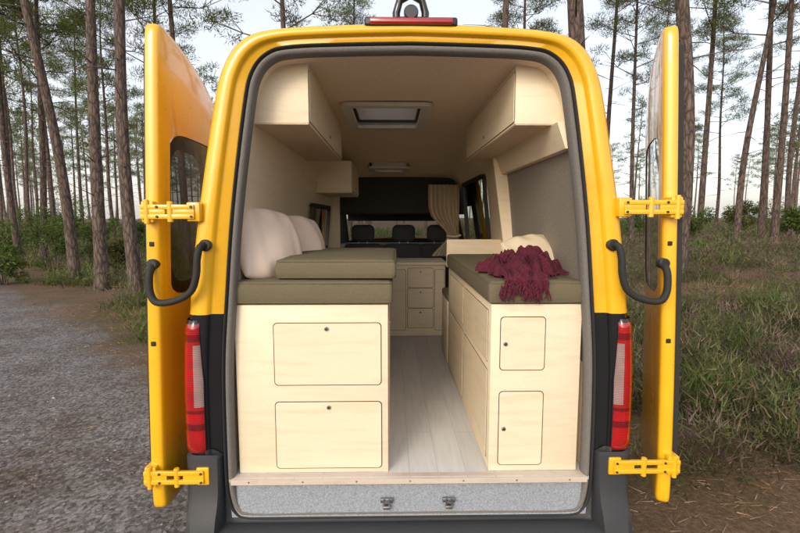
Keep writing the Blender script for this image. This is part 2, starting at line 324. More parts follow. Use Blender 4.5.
# --- undergrowth
PAL={'heather':[(.20,.15,.125),(.22,.19,.10),(.15,.175,.075),(.25,.175,.16),(.16,.19,.08),(.13,.17,.06)],'grass':[(.22,.22,.09),(.30,.27,.13),(.16,.20,.07)],'fern':[(.13,.19,.055),(.16,.21,.07)],'dry':[(.32,.22,.12),(.26,.18,.11)]}
Vt=[];Ct=[]
def clump(x,y,kind,h,m,spread,wd):
    z=float(gz(x,y))
    if kind in('heather','dry'):
        u=rng.normal(size=(m,3)); u[:,2]=np.abs(u[:,2]); u/=np.linalg.norm(u,axis=1,keepdims=True); rad=rng.random(m)**.35
        b=u*rad[:,None]*np.array([spread,spread,h]); hh=b[:,2].copy(); b+=np.array([x,y,z])
        d=u*.6+rng.normal(size=(m,3))*.55+np.array([0,0,.45]); d/=np.linalg.norm(d,axis=1,keepdims=True); d*=(h*rng.uniform(.12,.27,m))[:,None]
    else:
        b=np.zeros((m,3)); b[:,0]=x+rng.normal(size=m)*spread*.5; b[:,1]=y+rng.normal(size=m)*spread*.5
        hh=rng.random(m)**.8*h*.75; b[:,2]=z+(0 if kind=='grass' else 1)*hh
        d=rng.normal(size=(m,3))*np.array([.5,.5,.25])+np.array([0,0,.8]); d/=np.linalg.norm(d,axis=1,keepdims=True); d*=(h*rng.uniform(.25,.55,m)*(2 if kind=='grass' else 1))[:,None]
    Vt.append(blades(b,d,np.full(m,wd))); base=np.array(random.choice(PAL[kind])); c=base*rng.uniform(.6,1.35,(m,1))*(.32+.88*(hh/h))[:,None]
    Ct.append(np.repeat(c[:,None,:],3,1))
cnt=0
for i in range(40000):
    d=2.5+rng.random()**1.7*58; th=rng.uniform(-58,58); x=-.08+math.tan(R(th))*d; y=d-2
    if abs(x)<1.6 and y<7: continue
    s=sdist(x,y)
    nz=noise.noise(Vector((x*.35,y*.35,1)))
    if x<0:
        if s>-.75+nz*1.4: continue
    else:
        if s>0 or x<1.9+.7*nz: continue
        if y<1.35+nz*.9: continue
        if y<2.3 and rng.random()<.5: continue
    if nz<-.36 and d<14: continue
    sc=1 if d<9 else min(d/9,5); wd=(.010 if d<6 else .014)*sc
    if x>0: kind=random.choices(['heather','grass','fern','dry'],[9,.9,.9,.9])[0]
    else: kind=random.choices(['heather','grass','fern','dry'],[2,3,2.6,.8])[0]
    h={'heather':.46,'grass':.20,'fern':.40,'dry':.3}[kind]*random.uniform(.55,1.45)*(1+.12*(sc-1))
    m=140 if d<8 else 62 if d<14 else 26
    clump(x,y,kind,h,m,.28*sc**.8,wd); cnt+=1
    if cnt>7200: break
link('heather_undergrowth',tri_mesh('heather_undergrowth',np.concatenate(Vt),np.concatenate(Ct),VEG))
print('undergrowth',cnt)
for (u,d,h,w,col) in [(55,16,1.7,1.6,'fern'),(20,19,1.7,2.4,'fern'),(95,20,1.7,1.8,'fern'),(120,15,1.1,1.0,'grass'),(5,13,1.0,1.0,'fern'),(150,22,1.8,2,'fern'),(70,25,2.6,3,'fern'),(692,16,1.2,1.5,'fern'),(742,20,1.4,1.2,'grass'),(800,16,1.3,1.2,'fern'),(640,26,1.5,2.0,'fern'),(775,28,1.6,3,'grass')]:
    x=ux(u,d); y=d-2; z=float(gz(x,y)); sv=[];sf=[]; Vl=[];Cl=[]
    for k in range(9):
        a=rng.uniform(0,6.28); e=Vector((x+math.cos(a)*w*.45*rng.random(),y+math.sin(a)*w*.45*rng.random(),z+h*rng.uniform(.4,.9))); p0=Vector((x+math.cos(a)*.1,y+math.sin(a)*.1,z-.05))
        v,f=tube('',[p0,(p0+e)/2+Vector((0,0,.1)),e],[.02,.013,.005],None,res=5,obj=False); kk=len(sv); sv+=v; sf+=[tuple(q+kk for q in ff) for ff in f]
        for j in range(3):
            c=np.array(e)+rng.normal(size=3)*np.array([.18,.18,.13])*w; m=130; r=rng.uniform(.18,.32)*w*.6; g=rng.normal(size=(m,3)); g/=np.linalg.norm(g,axis=1,keepdims=True); b=c+g*(rng.random(m)**.4)[:,None]*r
            b[:,2]=np.maximum(b[:,2],z+.02); dd=g+rng.normal(size=(m,3))*.6; dd/=np.linalg.norm(dd,axis=1,keepdims=True); Vl.append(blades(b,dd*.11,np.full(m,.045)))
            base=np.array(random.choice(PAL[col]))*rng.uniform(.6,1.0); cc=base*rng.uniform(.5,1.3,(m,1)); Cl.append(np.repeat(cc[:,None,:],3,1))
    so=mesh_obj('shrub',sv,sf,BARK); link('leaves',tri_mesh('shrub_leaves',np.concatenate(Vl),np.concatenate(Cl),VEG),so)
Vt=[];Ct=[]; octa=np.array([[1,0,0],[-1,0,0],[0,1,0],[0,-1,0],[0,0,1],[0,0,-1]],float); of=[(0,2,4),(2,1,4),(1,3,4),(3,0,4),(2,0,5),(1,2,5),(3,1,5),(0,3,5)]
for i in range(5200):
    x=rng.uniform(-9,-.6); y=rng.uniform(-.5,8)
    s=sdist(x,y)
    if s<.1+.4*rng.random(): continue
    r=rng.uniform(.005,.013)*(1.6 if rng.random()<.06 else 1); o8=octa*rng.uniform(.6,1.3,3)*r+rng.normal(size=(6,3))*r*.15; a=rng.uniform(0,6.28); ca,sa=math.cos(a),math.sin(a); o8=o8@np.array([[ca,-sa,0],[sa,ca,0],[0,0,.7]])
    o8+=np.array([x,y,float(gz(x,y))+.008]); Vt.append(o8[np.array(of).ravel()]); g=rng.uniform(.10,.30); Ct.append(np.tile([g,g*.97,g*.96],(24,1)))
PEB=veg_mat('pebble_stone',0.0)
link('gravel',tri_mesh('gravel',np.concatenate(Vt),np.concatenate(Ct),PEB))
m=22000; x=np.where(rng.random(m)<.65,rng.uniform(1.0,7,m),rng.uniform(-9,-1,m)); y=rng.uniform(-.5,8,m); keep=(sdist(x,y)<.5)|(rng.random(m)<.12); x=x[keep];y=y[keep]; m=len(x)
b=np.stack([x,y,gz(x,y)+.010],1); a=rng.uniform(0,6.28,m); L=rng.uniform(.05,.14,m); d=np.stack([np.cos(a)*L,np.sin(a)*L,rng.uniform(0,.02,m)],1)
c=np.array([.24,.155,.095])*rng.uniform(.4,1.7,(m,1)); link('pine_needle_litter',tri_mesh('pine_needle_litter',blades(b,d,rng.uniform(.003,.007,m)),np.repeat(c[:,None,:],3,1),PEB))

# ------------------------------------------------------------------ van
van=empty('camper_van')
OUT=[(0,-.30),(.5,-.30),(.85,-.30),(.955,-.22),(.985,-.08),(.99,.18),(.985,.5),(.96,.81),(.91,1.17),(.83,1.6),(.785,1.77),(.71,1.88),(.58,1.93),(.3,1.95),(0,1.96)]
INN=[(0,-.19),(.4,-.19),(.71,-.19),(.79,-.16),(.82,-.07),(.825,.10),(.82,.5),(.795,.81),(.755,1.2),(.692,1.62),(.655,1.76),(.585,1.835),(.48,1.86),(.25,1.87),(0,1.875)]
def cr(c,n=5):
    out=[]
    for i in range(len(c)-1):
        p0=c[max(i-1,0)];p1=c[i];p2=c[i+1];p3=c[min(i+2,len(c)-1)]
        for k in range(n):
            t=k/n; out.append(tuple(.5*((2*p1[j])+(-p0[j]+p2[j])*t+(2*p0[j]-5*p1[j]+4*p2[j]-p3[j])*t*t+(-p0[j]+3*p1[j]-3*p2[j]+p3[j])*t**3) for j in (0,1)))
    out.append(c[-1]); return out
def full(h): return h+[(-x,z) for x,z in h[-2:0:-1]]
OL=full(cr(OUT)); IL=full(cr(INN)); NL=len(OL)
def loft(loops,mats,name,parent,fidx,closed=True,cap=False,bmout=False,smooth=35):
    bm=bmesh.new(); rows=[[bm.verts.new(p) for p in L] for L in loops]; n=len(loops[0])
    for i in range(len(rows)-1):
        for k in range(n if closed else n-1):
            f=bm.faces.new((rows[i][k],rows[i][(k+1)%n],rows[i+1][(k+1)%n],rows[i+1][k])); f.material_index=fidx(f.calc_center_median()) if fidx else 0
    if cap: f=bm.faces.new(rows[-1]); f.material_index=fidx(f.calc_center_median()) if fidx else 0
    if bmout: return bm
    return bm_obj(name,bm,mats,parent,smooth)
def mixl(a,b,t,y): return [(p[0]*(1-t)+q[0]*t,y,p[1]*(1-t)+q[1]*t) for p,q in zip(a,b)]
def fr(c):
    ax_=abs(c.x)
    if c.z<-.13 : return 1
    if c.z<.115 and ax_>.78: return 1
    if c.z<.735 and ax_>.78: return 2
    return 0
loops=[[(x,.12,z) for x,z in OL],mixl(OL,IL,.0,.07),mixl(OL,IL,.02,.04),mixl(OL,IL,.08,.018),mixl(OL,IL,.18,.005),mixl(OL,IL,.34,-.002),mixl(OL,IL,.50,0.001),mixl(OL,IL,.56,.006),mixl(OL,IL,.60,.020),mixl(OL,IL,.64,.026),mixl(OL,IL,.9,.026),mixl(OL,IL,1,.04)]
loft(loops,[YEL,GREYP,GLOSS],'rear_frame',van,fr,smooth=60)
def inset(L,d):
    out=[]; n=len(L)
    for i in range(n):
        a=L[i-1]; b=L[(i+1)%n]; tx,tz=b[0]-a[0],b[1]-a[1]; l=math.hypot(tx,tz); out.append((L[i][0]-tz/l*d,L[i][1]+tx/l*d))
    return out
loft([[(x,.03,z) for x,z in inset(IL,-.006)],[(x,.0,z) for x,z in inset(IL,-.001)],[(x,-.004,z) for x,z in inset(IL,.004)],[(x,.0,z) for x,z in inset(IL,.009)],[(x,.015,z) for x,z in inset(IL,.012)]],[RUB],'door_seal',van,None,smooth=60)
loft([[(x,.012,z) for x,z in inset(IL,.011)],[(x,.002,z) for x,z in inset(IL,.016)],[(x,.000,z) for x,z in inset(IL,.024)],[(x,.010,z) for x,z in inset(IL,.034)],[(x,.04,z) for x,z in inset(IL,.038)],[(x,.06,z) for x,z in inset(IL,.036)]],[TRIM],'opening_trim',van,None,smooth=60)
zb=-.3
def st(y,xs,top,drop=0):
    return [(x*xs,y,zb+(z-zb)*(top-zb)/(1.96-zb)-(drop if z<-.05 else 0)) for x,z in OL]
sh=loft([[(x,.12,z) for x,z in OL],st(.35,1.010,2.0),st(.9,1.015,2.03),st(3.4,1.015,2.04),st(3.9,1.015,1.95),st(4.2,1.005,1.78),st(4.38,1.0,1.6),st(5.1,.98,.85),st(5.5,.95,.62),st(5.68,.92,.3),st(5.72,.86,.1)],None,'',van,lambda c:1 if c.z<-.12 else 0,cap=True,bmout=True)
gl=([],[]); gt=([],[])
cut_box(sh,(.72,1.2),(1.98,3.15),(.88,1.56),gl); cut_box(sh,(-1.2,-.72),(1.75,2.8),(.85,1.27),gt)
cut_box(sh,(.6,1.2),(3.6,4.45),(.72,1.35),gl); cut_box(sh,(-1.2,-.6),(3.6,4.45),(.72,1.35),gl)
cut_box(sh,(-.72,.72),(4.40,5.08),(.72,1.7),gl)
cut_box(sh,(-.34,.12),(.87,1.53),(1.8,3)); cut_box(sh,(-.29,.06),(2.72,3.08),(1.8,3))
bm_obj('body_shell',sh,[YEL,GREYP],van)
mesh_obj('windows',gl[0],gl[1],GLASS,van,60); mesh_obj('side_window',gt[0],gt[1],TINT,van,60)
LN=[(.815,-.01),(.80,.5),(.78,.8),(.75,1.15),(.715,1.45),(.67,1.66),(.61,1.78),(.52,1.825),(.25,1.838),(0,1.84)]
LL=cr(LN,3); LF=LL+[(-x,z) for x,z in LL[-2::-1]]
def ls(y,k): return [(x,y,z if z<1.3 else 1.3+(z-1.3)*k) for x,z in LF]
li=loft([ls(.055,1),ls(1.0,1),ls(1.9,1),ls(2.6,.78),ls(3.3,.58)],None,'',van,None,closed=False,bmout=True)
for yy in (1.27,): bisect(li,(0,yy,0),(0,1,0))
bisect(li,(0,0,1.47),(0,0,1)); bisect(li,(0,0,.87),(0,0,1))
cut_box(li,(.5,1.2),(1.98,3.1),(.90,1.50)); cut_box(li,(-1.2,-.5),(1.78,2.77),(.87,1.25))
cut_box(li,(-.36,.14),(.85,1.55),(1.6,3)); cut_box(li,(-.30,.07),(2.72,3.08),(1.5,3))
for f in li.faces:
    c=f.calc_center_median()
    f.material_index=1 if (abs(c.x)<.6 and c.z>1.5) else 2 if (c.x>0 and c.y<1.27 and .5<c.z<1.47) else 0
bm_obj('interior_lining',li,[PLYV,CEIL,CARPET],van)
cl=loft([[(p[0]*.965,p[1],p[2]-.03 if p[2]>0 else p[2]+.04) for p in L] for L in (st(3.3,1.015,1.95),st(3.9,1.015,1.92),st(4.2,1.005,1.78),st(4.38,1.0,1.6),st(5.1,.98,.85),st(5.5,.95,.62))],None,'',van,None,bmout=True)
cut_box(cl,(.55,1.2),(3.6,4.45),(.72,1.30)); cut_box(cl,(-1.2,-.55),(3.6,4.45),(.72,1.30)); cut_box(cl,(-.72,.72),(4.36,5.06),(.70,1.7))
bm_obj('cab_lining',cl,[CAB],van)
box('overcab_shelf',-.78,.78,3.33,4.1,1.20,1.62,CAB,van,.04,3)
box('sun_visor',-.65,.65,4.12,4.2,1.12,1.30,CAB,van,.01)
box('dashboard',-.85,.85,4.45,5.0,.2,.80,CAB,van,.05,3)
box('bulkhead_panel',-.86,-.66,3.28,3.33,0,1.62,PLYV,van)
def ring(name,cx,cy,cz,U,W,w,h,t,depth,mat,parent,r=.05):
    U=Vector(U);W=Vector(W);Nn=U.cross(W);o=Vector((cx,cy,cz)); a=rr_pts(w,h,r);b=rr_pts(w-2*t,h-2*t,max(r-t,.01)); n=len(a)
    vs=[o+U*p+W*q for p,q in a]+[o+U*p+W*q+Nn*depth for p,q in a]+[o+U*p+W*q+Nn*depth for p,q in b]+[o+U*p+W*q for p,q in b]
    fs=[]
    for L in range(4):
        for i in range(n):
            j=(i+1)%n; M=(L+1)%4; fs.append((L*n+i,L*n+j,M*n+j,M*n+i))
    return mesh_obj(name,vs,fs,mat,parent,40)
ring('side_window_frame',-.742,2.275,1.06,(0,1,0),(.085,0,1),1.04,.44,.04,.03,BLK,van)
ring('side_window_frame_b',.735,2.54,1.20,(0,-1,0),(-.1,0,1),1.17,.66,.03,.03,BLK,van)
def hatch(x0,x1,y0,y1,zc):
    cx,cy=(x0+x1)/2,(y0+y1)/2
    h=empty('roof_hatch')
    ring('frame',cx,cy,zc,(1,0,0),(0,-1,0),x1-x0+.09,y1-y0+.09,.065,.022,WHITEP,h,.05)
    ring('well',cx,cy,zc,(1,0,0),(0,1,0),x1-x0+.02,y1-y0+.02,.018,.24,WHITEP,h,.03)
    mesh_obj('dome',[(x0-.02,y0-.02,2.045),(x1+.02,y0-.02,2.045),(x1+.02,y1+.02,2.045),(x0-.02,y1+.02,2.045),(x0+.03,y0+.03,2.085),(x1-.03,y0+.03,2.085),(x1-.03,y1-.03,2.085),(x0+.03,y1-.03,2.085)],[(4,5,6,7),(0,1,5,4),(1,2,6,5),(2,3,7,6),(3,0,4,7)],DOME,h,0)
    box('stay_bar',x0,x1,cy-.012,cy+.012,zc+.10,zc+.115,BLK,h)
    ring('inner_sash',cx,cy,zc+.02,(1,0,0),(0,1,0),x1-x0-.02,y1-y0-.02,.022,.015,BLK,h,.03)
    return h
hatch(-.34,.12,.87,1.53,1.832); hatch(-.27,.06,2.73,3.07,1.665)
box('vinyl_floor',-.81,.81,.0,3.3,-.018,0,FLOOR,van,.004)
box('under_floor',-.81,.81,.04,3.9,-.19,-.02,CAB,van,0)
mesh_obj('rear_sill',[(-.81,.03,-.02),(.81,.03,-.02),(.81,.012,-.12),(-.81,.012,-.12),(.80,-.0,-.18),(-.80,-.0,-.18)],[(0,3,2,1),(3,5,4,2)],SILL,van,0)
mesh_obj('floor_edge_strip',[(-.80,-.004,-.001),(.80,-.004,-.001),(.80,-.004,-.026),(-.80,-.004,-.026),(.80,.04,.0015),(-.80,.04,.0015),(.80,.03,-.026),(-.80,.03,-.026)],[(0,3,2,1),(0,1,4,5),(3,7,6,2)],wood('strip_wood',(.58,.49,.40),(.46,.385,.31),(2,2,9)),van,0)
for k in range(7): cyl('strip_screw',(-.72+.24*k,-.0045,-.013),(0,1,0),.004,.003,STEEL,van,10)
for k,x in enumerate((-.105,.175)):
    e=empty('door_latch_%d'%k,van)
    box('plate',x-.028,x+.028,-.008,.006,-.115,-.095,STEEL,e,.003); cyl('pin',(x-.012,-.014,-.11),(0,0,1),.004,.04,STEEL,e); cyl('pin2',(x+.012,-.014,-.11),(0,0,1),.004,.04,STEEL,e); box('base',x-.016,x+.016,-.022,.0,-.138,-.124,STEEL,e,.003)
bp=[]
for z,yo in ((-.60,.02),(-.58,-.06),(-.45,-.12),(-.30,-.125),(-.235,-.11),(-.215,-.09),(-.21,.0)):
    row=[]
    for t_ in np.linspace(-1,1,41):
        x=t_*1.0; e=abs(t_); y=yo+ (0 if e<.86 else ((e-.86)/.14)**2*.14)
        row.append((x,y,z))
    bp.append([(1.0,.5,z)]+row[::-1]+[(-1.0,.5,z)])
loft(bp,[GREYP],'bumper',van,None,closed=False,smooth=50)
for s in (-1,1):
    L=[]
    for z,b_ in ((-.24,.075),(-.2,.07),(-.15,.05),(-.1,.02),(-.05,.006),(.03,0),(.09,0),(.108,0)):
        w=.997; L.append([(s*.835,.02,z),(s*.842,-.010-b_*.6,z),(s*.850,-.020-b_,z),(s*.955,-.020-b_,z),(s*.978,-.010-b_*.9,z),(s*(w-.003),.012-b_*.6,z),(s*(w+.008),.06,z),(s*(w+.014),.35,z)])
    L.append([(s*.85,.02,.118),(s*.853,.0,.118),(s*.86,-.008,.118),(s*.945,-.008,.118),(s*.965,.0,.118),(s*.985,.03,.118),(s*1.0,.09,.118),(s*1.0,.35,.118)])
    loft(L,[GREYP],'bumper_corner',van,None,closed=False,smooth=32)
def ox(z): 
    pts=cr(OUT)
    for a,b in zip(pts,pts[1:]):
        if a[1]<=z<=b[1] and b[1]>a[1]: return a[0]+(b[0]-a[0])*(z-a[1])/(b[1]-a[1])
    return .98
for s in (-1,1):
    bm=bmesh.new(); NZ=40; zs=np.linspace(.125,.722,NZ); rows=[]
    for i,z in enumerate(zs):
        e=min(i,NZ-1-i); tp=0.0 if e>2 else (.014,.005,.001)[e]; x=ox(z)
        taper=.030*max(0,(z-.45)/.3)
        rows.append([bm.verts.new((s*(x+a),b+tp,z)) for a,b in ((-.094+taper,.010),(-.088+taper,-.006),(-.072+taper*.7,-.014),(-.05+taper*.3,-.018),(-.025,-.014),(-.004,.0),(.006,.02),(.012,.06),(.013,.16),(.004,.175))])
    for i in range(NZ-1):
        for k in range(9):
            f=bm.faces.new((rows[i][k],rows[i][k+1],rows[i+1][k+1],rows[i+1][k])); z=zs[i]
            f.material_index=1 if (k in(1,2) and .33<z<.60) else 0
            if k==0 or z>.705: f.material_index=2
            if k>=1 and (abs(z-.24)<.010 or abs(z-.64)<.010 or abs(z-.31)<.008): f.material_index=3
    bm_obj('tail_light',bm,[RED,CLEAR,GLOSS,DRED],van,60)
    for z in (1.45,.93): box('bump_stop',s*(.80 if z>1.2 else .87)-.012,s*(.80 if z>1.2 else .87)+.012,.012,.03,z-.02,z+.02,RUB,van,.004)
box('brake_light_base',-.19,.19,-.004,.05,1.935,1.972,BLK,van,.01,3); box('brake_light',-.17,.17,-.016,.03,1.940,1.965,RED,van,.008,3)
tube('camera_pod_hoop',[(-.058,.04,1.95),(-.060,.035,2.0),(-.046,.03,2.045),(0,.03,2.07),(.046,.03,2.045),(.060,.035,2.0),(.058,.04,1.95)],.016,GLOSS,van,res=10)
cyl('reversing_camera',(0,.02,1.99),(0,1,0),.030,.05,GLOSS,van); box('camera_foot',-.065,.065,.0,.12,1.955,1.975,BLK,van,.008,3)
def hinge(s,z,x0,x1):
    e=empty('hinge',van)
    def bx(n,a,b,*r,**k): box(n,min(s*a,s*b),max(s*a,s*b),*r,**k)
    bx('arm_upper',x0,x1,-.040,-.022,z+.010,z+.030,YEL,e,bev=.004); bx('arm_lower',x0,x1,-.040,-.022,z-.030,z-.010,YEL,e,bev=.004)
    bx('arm_web',x0,x0+.09,-.036,-.024,z-.014,z+.014,YEL,e,bev=.002); bx('arm_web_b',x1-.10,x1,-.036,-.024,z-.014,z+.014,YEL,e,bev=.002)
    bx('body_leaf',x0-.02,x0+.035,-.028,.03,z-.04,z+.04,YEL,e,bev=.006)
    bx('door_leaf',x1-.05,x1,-.030,.06,z-.044,z+.044,YEL,e,bev=.006)
    xm=x0+(x1-x0)*.45; cyl('knuckle',(s*xm,-.032,z),(0,0,1),.012,.085,YEL,e); cyl('knuckle_b',(s*(x1-.025),-.033,z),(0,0,1),.011,.10,YEL,e)
    for xx in (x0+.01,x1-.07):
        for dz in (.02,-.02): cyl('bolt',(s*xx,-.041,z+dz),(0,1,0),.0055,.008,GREYP,e,8)
hinge(-1,1.185,.895,1.115); hinge(-1,.03,.905,1.165); hinge(1,1.205,.895,1.145); hinge(1,.06,.905,1.20)
for s in (-1,1):
    pts=[(.865,.0,1.045),(.875,-.04,1.04),(.885,-.05,.99),(.89,-.05,.93),(.91,-.05,.865),(.95,-.05,.83),(1.01,-.05,.81),(1.06,-.05,.81),(1.085,-.045,.84),(1.092,-.04,.89),(1.09,-.03,.94),(1.09,.01,.965)]
    c=cr([(p[0],p[2]) for p in pts],4); cy=cr([(p[1],0) for p in pts],4)
    tube('check_strap',[(s*a[0],b[0],a[1]) for a,b in zip(c,cy)],.0145,RUB,van,res=12,flat=1.2)
    cyl('strap_end',(s*.865,-.005,1.045),(0,1,0),.025,.03,BLK,van); cyl('strap_end',(s*1.09,-.0,.965),(0,1,0),.023,.04,BLK,van)
def door(s,hx,D,ztop):
    e=empty('rear_door',van); D=Vector((D[0],D[1],0)).normalized(); Z=Vector((0,0,1)); side=Vector((-D.y,D.x,0))
    inw= side*(-1) if s<0 else side
    k=ztop-1.93
    ctrl=[(0.0,-.07),(.02,-.14),(.10,-.15),(.4,-.15),(.74,-.15),(.795,-.12),(.80,-.05),(.80,.6),(.80,1.2),(.80,1.62),(.79,1.70),(.74,1.75),(.5,1.835+k*.6),(.25,1.895+k),(.10,1.925+k),(.035,1.93+k),(.006,1.905+k),(.0,1.80),(-.002,1.3),(0,.7),(0,.3)]
    pts=[]; n=len(ctrl)
    for i in range(n):
        p0,p1,p2,p3=ctrl[i-1],ctrl[i],ctrl[(i+1)%n],ctrl[(i+2)%n]
        for q in range(4):
            t=q/4; pts.append(tuple(.5*((2*p1[j])+(-p0[j]+p2[j])*t+(2*p0[j]-5*p1[j]+4*p2[j]-p3[j])*t*t+(-p0[j]+3*p1[j]-3*p2[j]+p3[j])*t**3) for j in (0,1)))
    cx,cz=.4,.87; wx,wz=.385,1.17
    def P(a,z,d):
        lean=.07*((z-.0)/1.9)**1.3 if z>0 else 0
        crown_=.012*math.sin(math.pi*min(max(a/.8,0),1))
        return Vector((hx,0,0))+D*a+Z*z+inw*(d+lean+(crown_ if d>0 else 0))
    def shr(q,c): 
        a,z=q; da=a-cx; dz=z-cz; return (cx+da*(1-c/.4),cz+dz*(1-c/1.03))
    def win(i,hw,hh):
        a,z=pts[i]; da=(a-wx)/hw; dz=(z-wz)/hh; r=(abs(da)**5+abs(dz)**5)**(-1/5); return (wx+da*r*hw, wz+dz*r*hh)
    m=len(pts)
    ringsd=[(.10,-.035),(.06,-.045),(.055,-.020),(.014,-.018),(.004,-.014),(0,-.006),(0,.020),(.003,.032),(.010,.038),(.03,.040),(.10,.041)]
    vs=[]
    rows=[[P(*win(i,.27,.31),.030) for i in range(m)],[P(*win(i,.28,.32),-.030) for i in range(m)],[P(*win(i,.30,.34),-.035) for i in range(m)]]
    rows+=[[P(*shr(pts[i],c),d) for i in range(m)] for c,d in ringsd]
    rows+=[[P(*win(i,.325,.365),.041) for i in range(m)],[P(*win(i,.320,.360),.034) for i in range(m)],[P(*win(i,.27,.31),.030) for i in range(m)]]
    for rw in rows: vs+=rw
    fs=[];mi=[]
    for r_ in range(len(rows)-1):
        for i in range(m):
            j=(i+1)%m; fs.append((r_*m+i,r_*m+j,(r_+1)*m+j,(r_+1)*m+i)); mi.append(1 if r_ in(4,0,len(rows)-2,len(rows)-3) else 0)
    me=mesh_obj('door_panel',vs,fs,[YEL,RUB],e,40,mi); bmm=bmesh.new(); bmm.from_mesh(me.data); bmesh.ops.recalc_face_normals(bmm,faces=bmm.faces); bmm.to_mesh(me.data); bmm.free(); finish(me.data,50)
    g=[P(*win(i,.322,.362),.037) for i in range(m)]+[P(wx,wz,.037)]
    mesh_obj('window_glass',g,[(i,(i+1)%m,m) for i in range(m)],DGL,e,60)
    for zz in (.62,1.05): 
        p=P(-.002,zz,.01); box('edge_plug',p.x-.010,p.x+.010,p.y-.004,p.y+.004,zz-.010,zz+.010,RUB,e,.003)
    return e
door(-1,-1.135,(-.035,1),1.95); door(1,1.165,(.40,.92),1.965)
def wheel(x,y):
    e=empty('wheel',van); z=-.34; s=1 if x>0 else -1
    prof=[(-.11,.20),(-.115,.28),(-.09,.335),(0,.345),(.09,.335),(.115,.28),(.11,.20),(.07,.19)]; vs=[];fs=[];n=36
    for a,r in prof:
        for k in range(n): t=2*math.pi*k/n; vs.append((x+a*s,y+r*math.cos(t),z+r*math.sin(t)))
    for i in range(len(prof)-1):
        for k in range(n): fs.append((i*n+k,i*n+(k+1)%n,(i+1)*n+(k+1)%n,(i+1)*n+k))
    mesh_obj('tyre',vs,fs,RUB,e); cyl('rim',(x+.03*s,y,z),(1,0,0),.2,.09,STEEL,e,30); cyl('hub',(x+.08*s,y,z),(1,0,0),.07,.06,BLK,e)
for x in (-.89,.89):
    for y in (1.25,4.75): wheel(x,y)
box('underbody',-.75,.75,.3,5.2,-.45,-.31,CAB,van,.02)

# ------------------------------------------------------------------ furniture
def panel(name,cx,cz,w,h,parent,y,knob=None):
    rr_slab(name+'_gap',(cx,y,cz),(1,0,0),(0,0,1),w+.007,h+.007,.018,.0012,GAP,parent)
    rr_slab(name,(cx,y,cz),(1,0,0),(0,0,1),w,h,.016,.0035,PLY,parent)
    if knob: 
        cyl(name+'_lock',(knob[0],y-.006,knob[1]),(0,1,0),.0095,.010,STEEL,parent); cyl(name+'_lock_core',(knob[0],y-.0115,knob[1]),(0,1,0),.0055,.004,GAP,parent)
def spanel(name,x,cy,cz,w,h,parent,sgn,knob=True,mat=None):
    U=(0,sgn,0)
    rr_slab(name+'_gap',(x,cy,cz),U,(0,0,1),w+.007,h+.007,.012,.0012,GAP,parent); rr_slab(name,(x,cy,cz),U,(0,0,1),w,h,.01,.0035,mat or PLY,parent)
    if knob: cyl(name+'_lock',(x+sgn*.006,cy,cz+h*.38),(1,0,0),.0095,.010,STEEL,parent)
L=empty('storage_bench')
box('carcass',-.775,-.098,.05,1.9,.002,.778,PLY,L,.002)
panel('upper_door',-.3665,.556,.473,.28,L,.0495,(-.37,.672)); panel('lower_door',-.3665,.18,.475,.31,L,.0495,(-.365,.312))
for i in range(3): spanel('aisle_door',-.0975,.42+i*.58,.39,.5,.6,L,1)
Rb=empty('storage_bench')
box('carcass',.362,.768,.05,1.62,.002,.778,PLY,Rb,.002)
panel('upper_door',.505,.60,.198,.24,Rb,.0495,(.427,.60)); panel('lower_door',.505,.205,.198,.345,Rb,.0495,(.427,.205))
for i in range(2):
    spanel('drawer',.3615,.45+i*.74,.62,.68,.24,Rb,-1,False); spanel('drawer_low',.3615,.45+i*.74,.25,.68,.42,Rb,-1,False)
box('end_board',.345,.79,1.63,1.65,.78,.995,PLY,Rb,.006)
box('step',.36,.77,1.66,2.05,.002,.50,PLY,Rb,.003); box('step_cushion',.355,.77,1.66,2.05,.502,.56,OLIVE,Rb,.018,3)
K=empty('kitchen_cabinet')
box('carcass',-.75,.44,2.54,3.05,.002,.70,PLYU,K,.003); box('worktop',-.76,.455,2.52,3.06,.702,.73,PLYU,K,.004)
panel('door',-.02,.36,.15,.60,K,2.5395)
for i in range(3): panel('drawer',.20,.58-i*.2,.25,.19,K,2.5395,(.20,.64-i*.2))
panel('drawer_side',.385,.36,.09,.6,K,2.5395)
def overhead(x0,x1,y0,y1,z0,z1,side,nd):
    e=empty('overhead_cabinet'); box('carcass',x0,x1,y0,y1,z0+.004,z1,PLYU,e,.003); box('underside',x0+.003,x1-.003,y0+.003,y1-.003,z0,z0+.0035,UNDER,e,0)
    w=(y1-y0)/nd
    for i in range(nd): spanel('door',x1+.0005 if side<0 else x0-.0005,y0+w*(i+.5),(z0+z1)/2-.01,w-.03,z1-z0-.05,e,1 if side<0 else -1,False,PLYU); cyl('lock',((x1+.006) if side<0 else (x0-.006),y0+w*(i+.5),z0+.06),(1,0,0),.0095,.012,STEEL,e)
overhead(-.75,-.446,.14,1.50,1.572,1.84,-1,1); overhead(.47,.74,.14,1.50,1.572,1.84,1,1)
overhead(-.73,-.42,2.05,2.85,1.37,1.64,-1,1)
P_=empty('wall_niche_frame')
mesh_obj('pelmet',[(.735,.07,1.46),(.695,.07,1.572),(.695,1.3,1.572),(.735,1.3,1.46),(.675,.07,1.46),(.635,.07,1.572),(.635,1.3,1.572),(.675,1.3,1.46)],[(0,1,2,3),(4,7,6,5),(0,4,5,1),(3,2,6,7),(0,3,7,4),(1,5,6,2)],PLYV,P_,0)
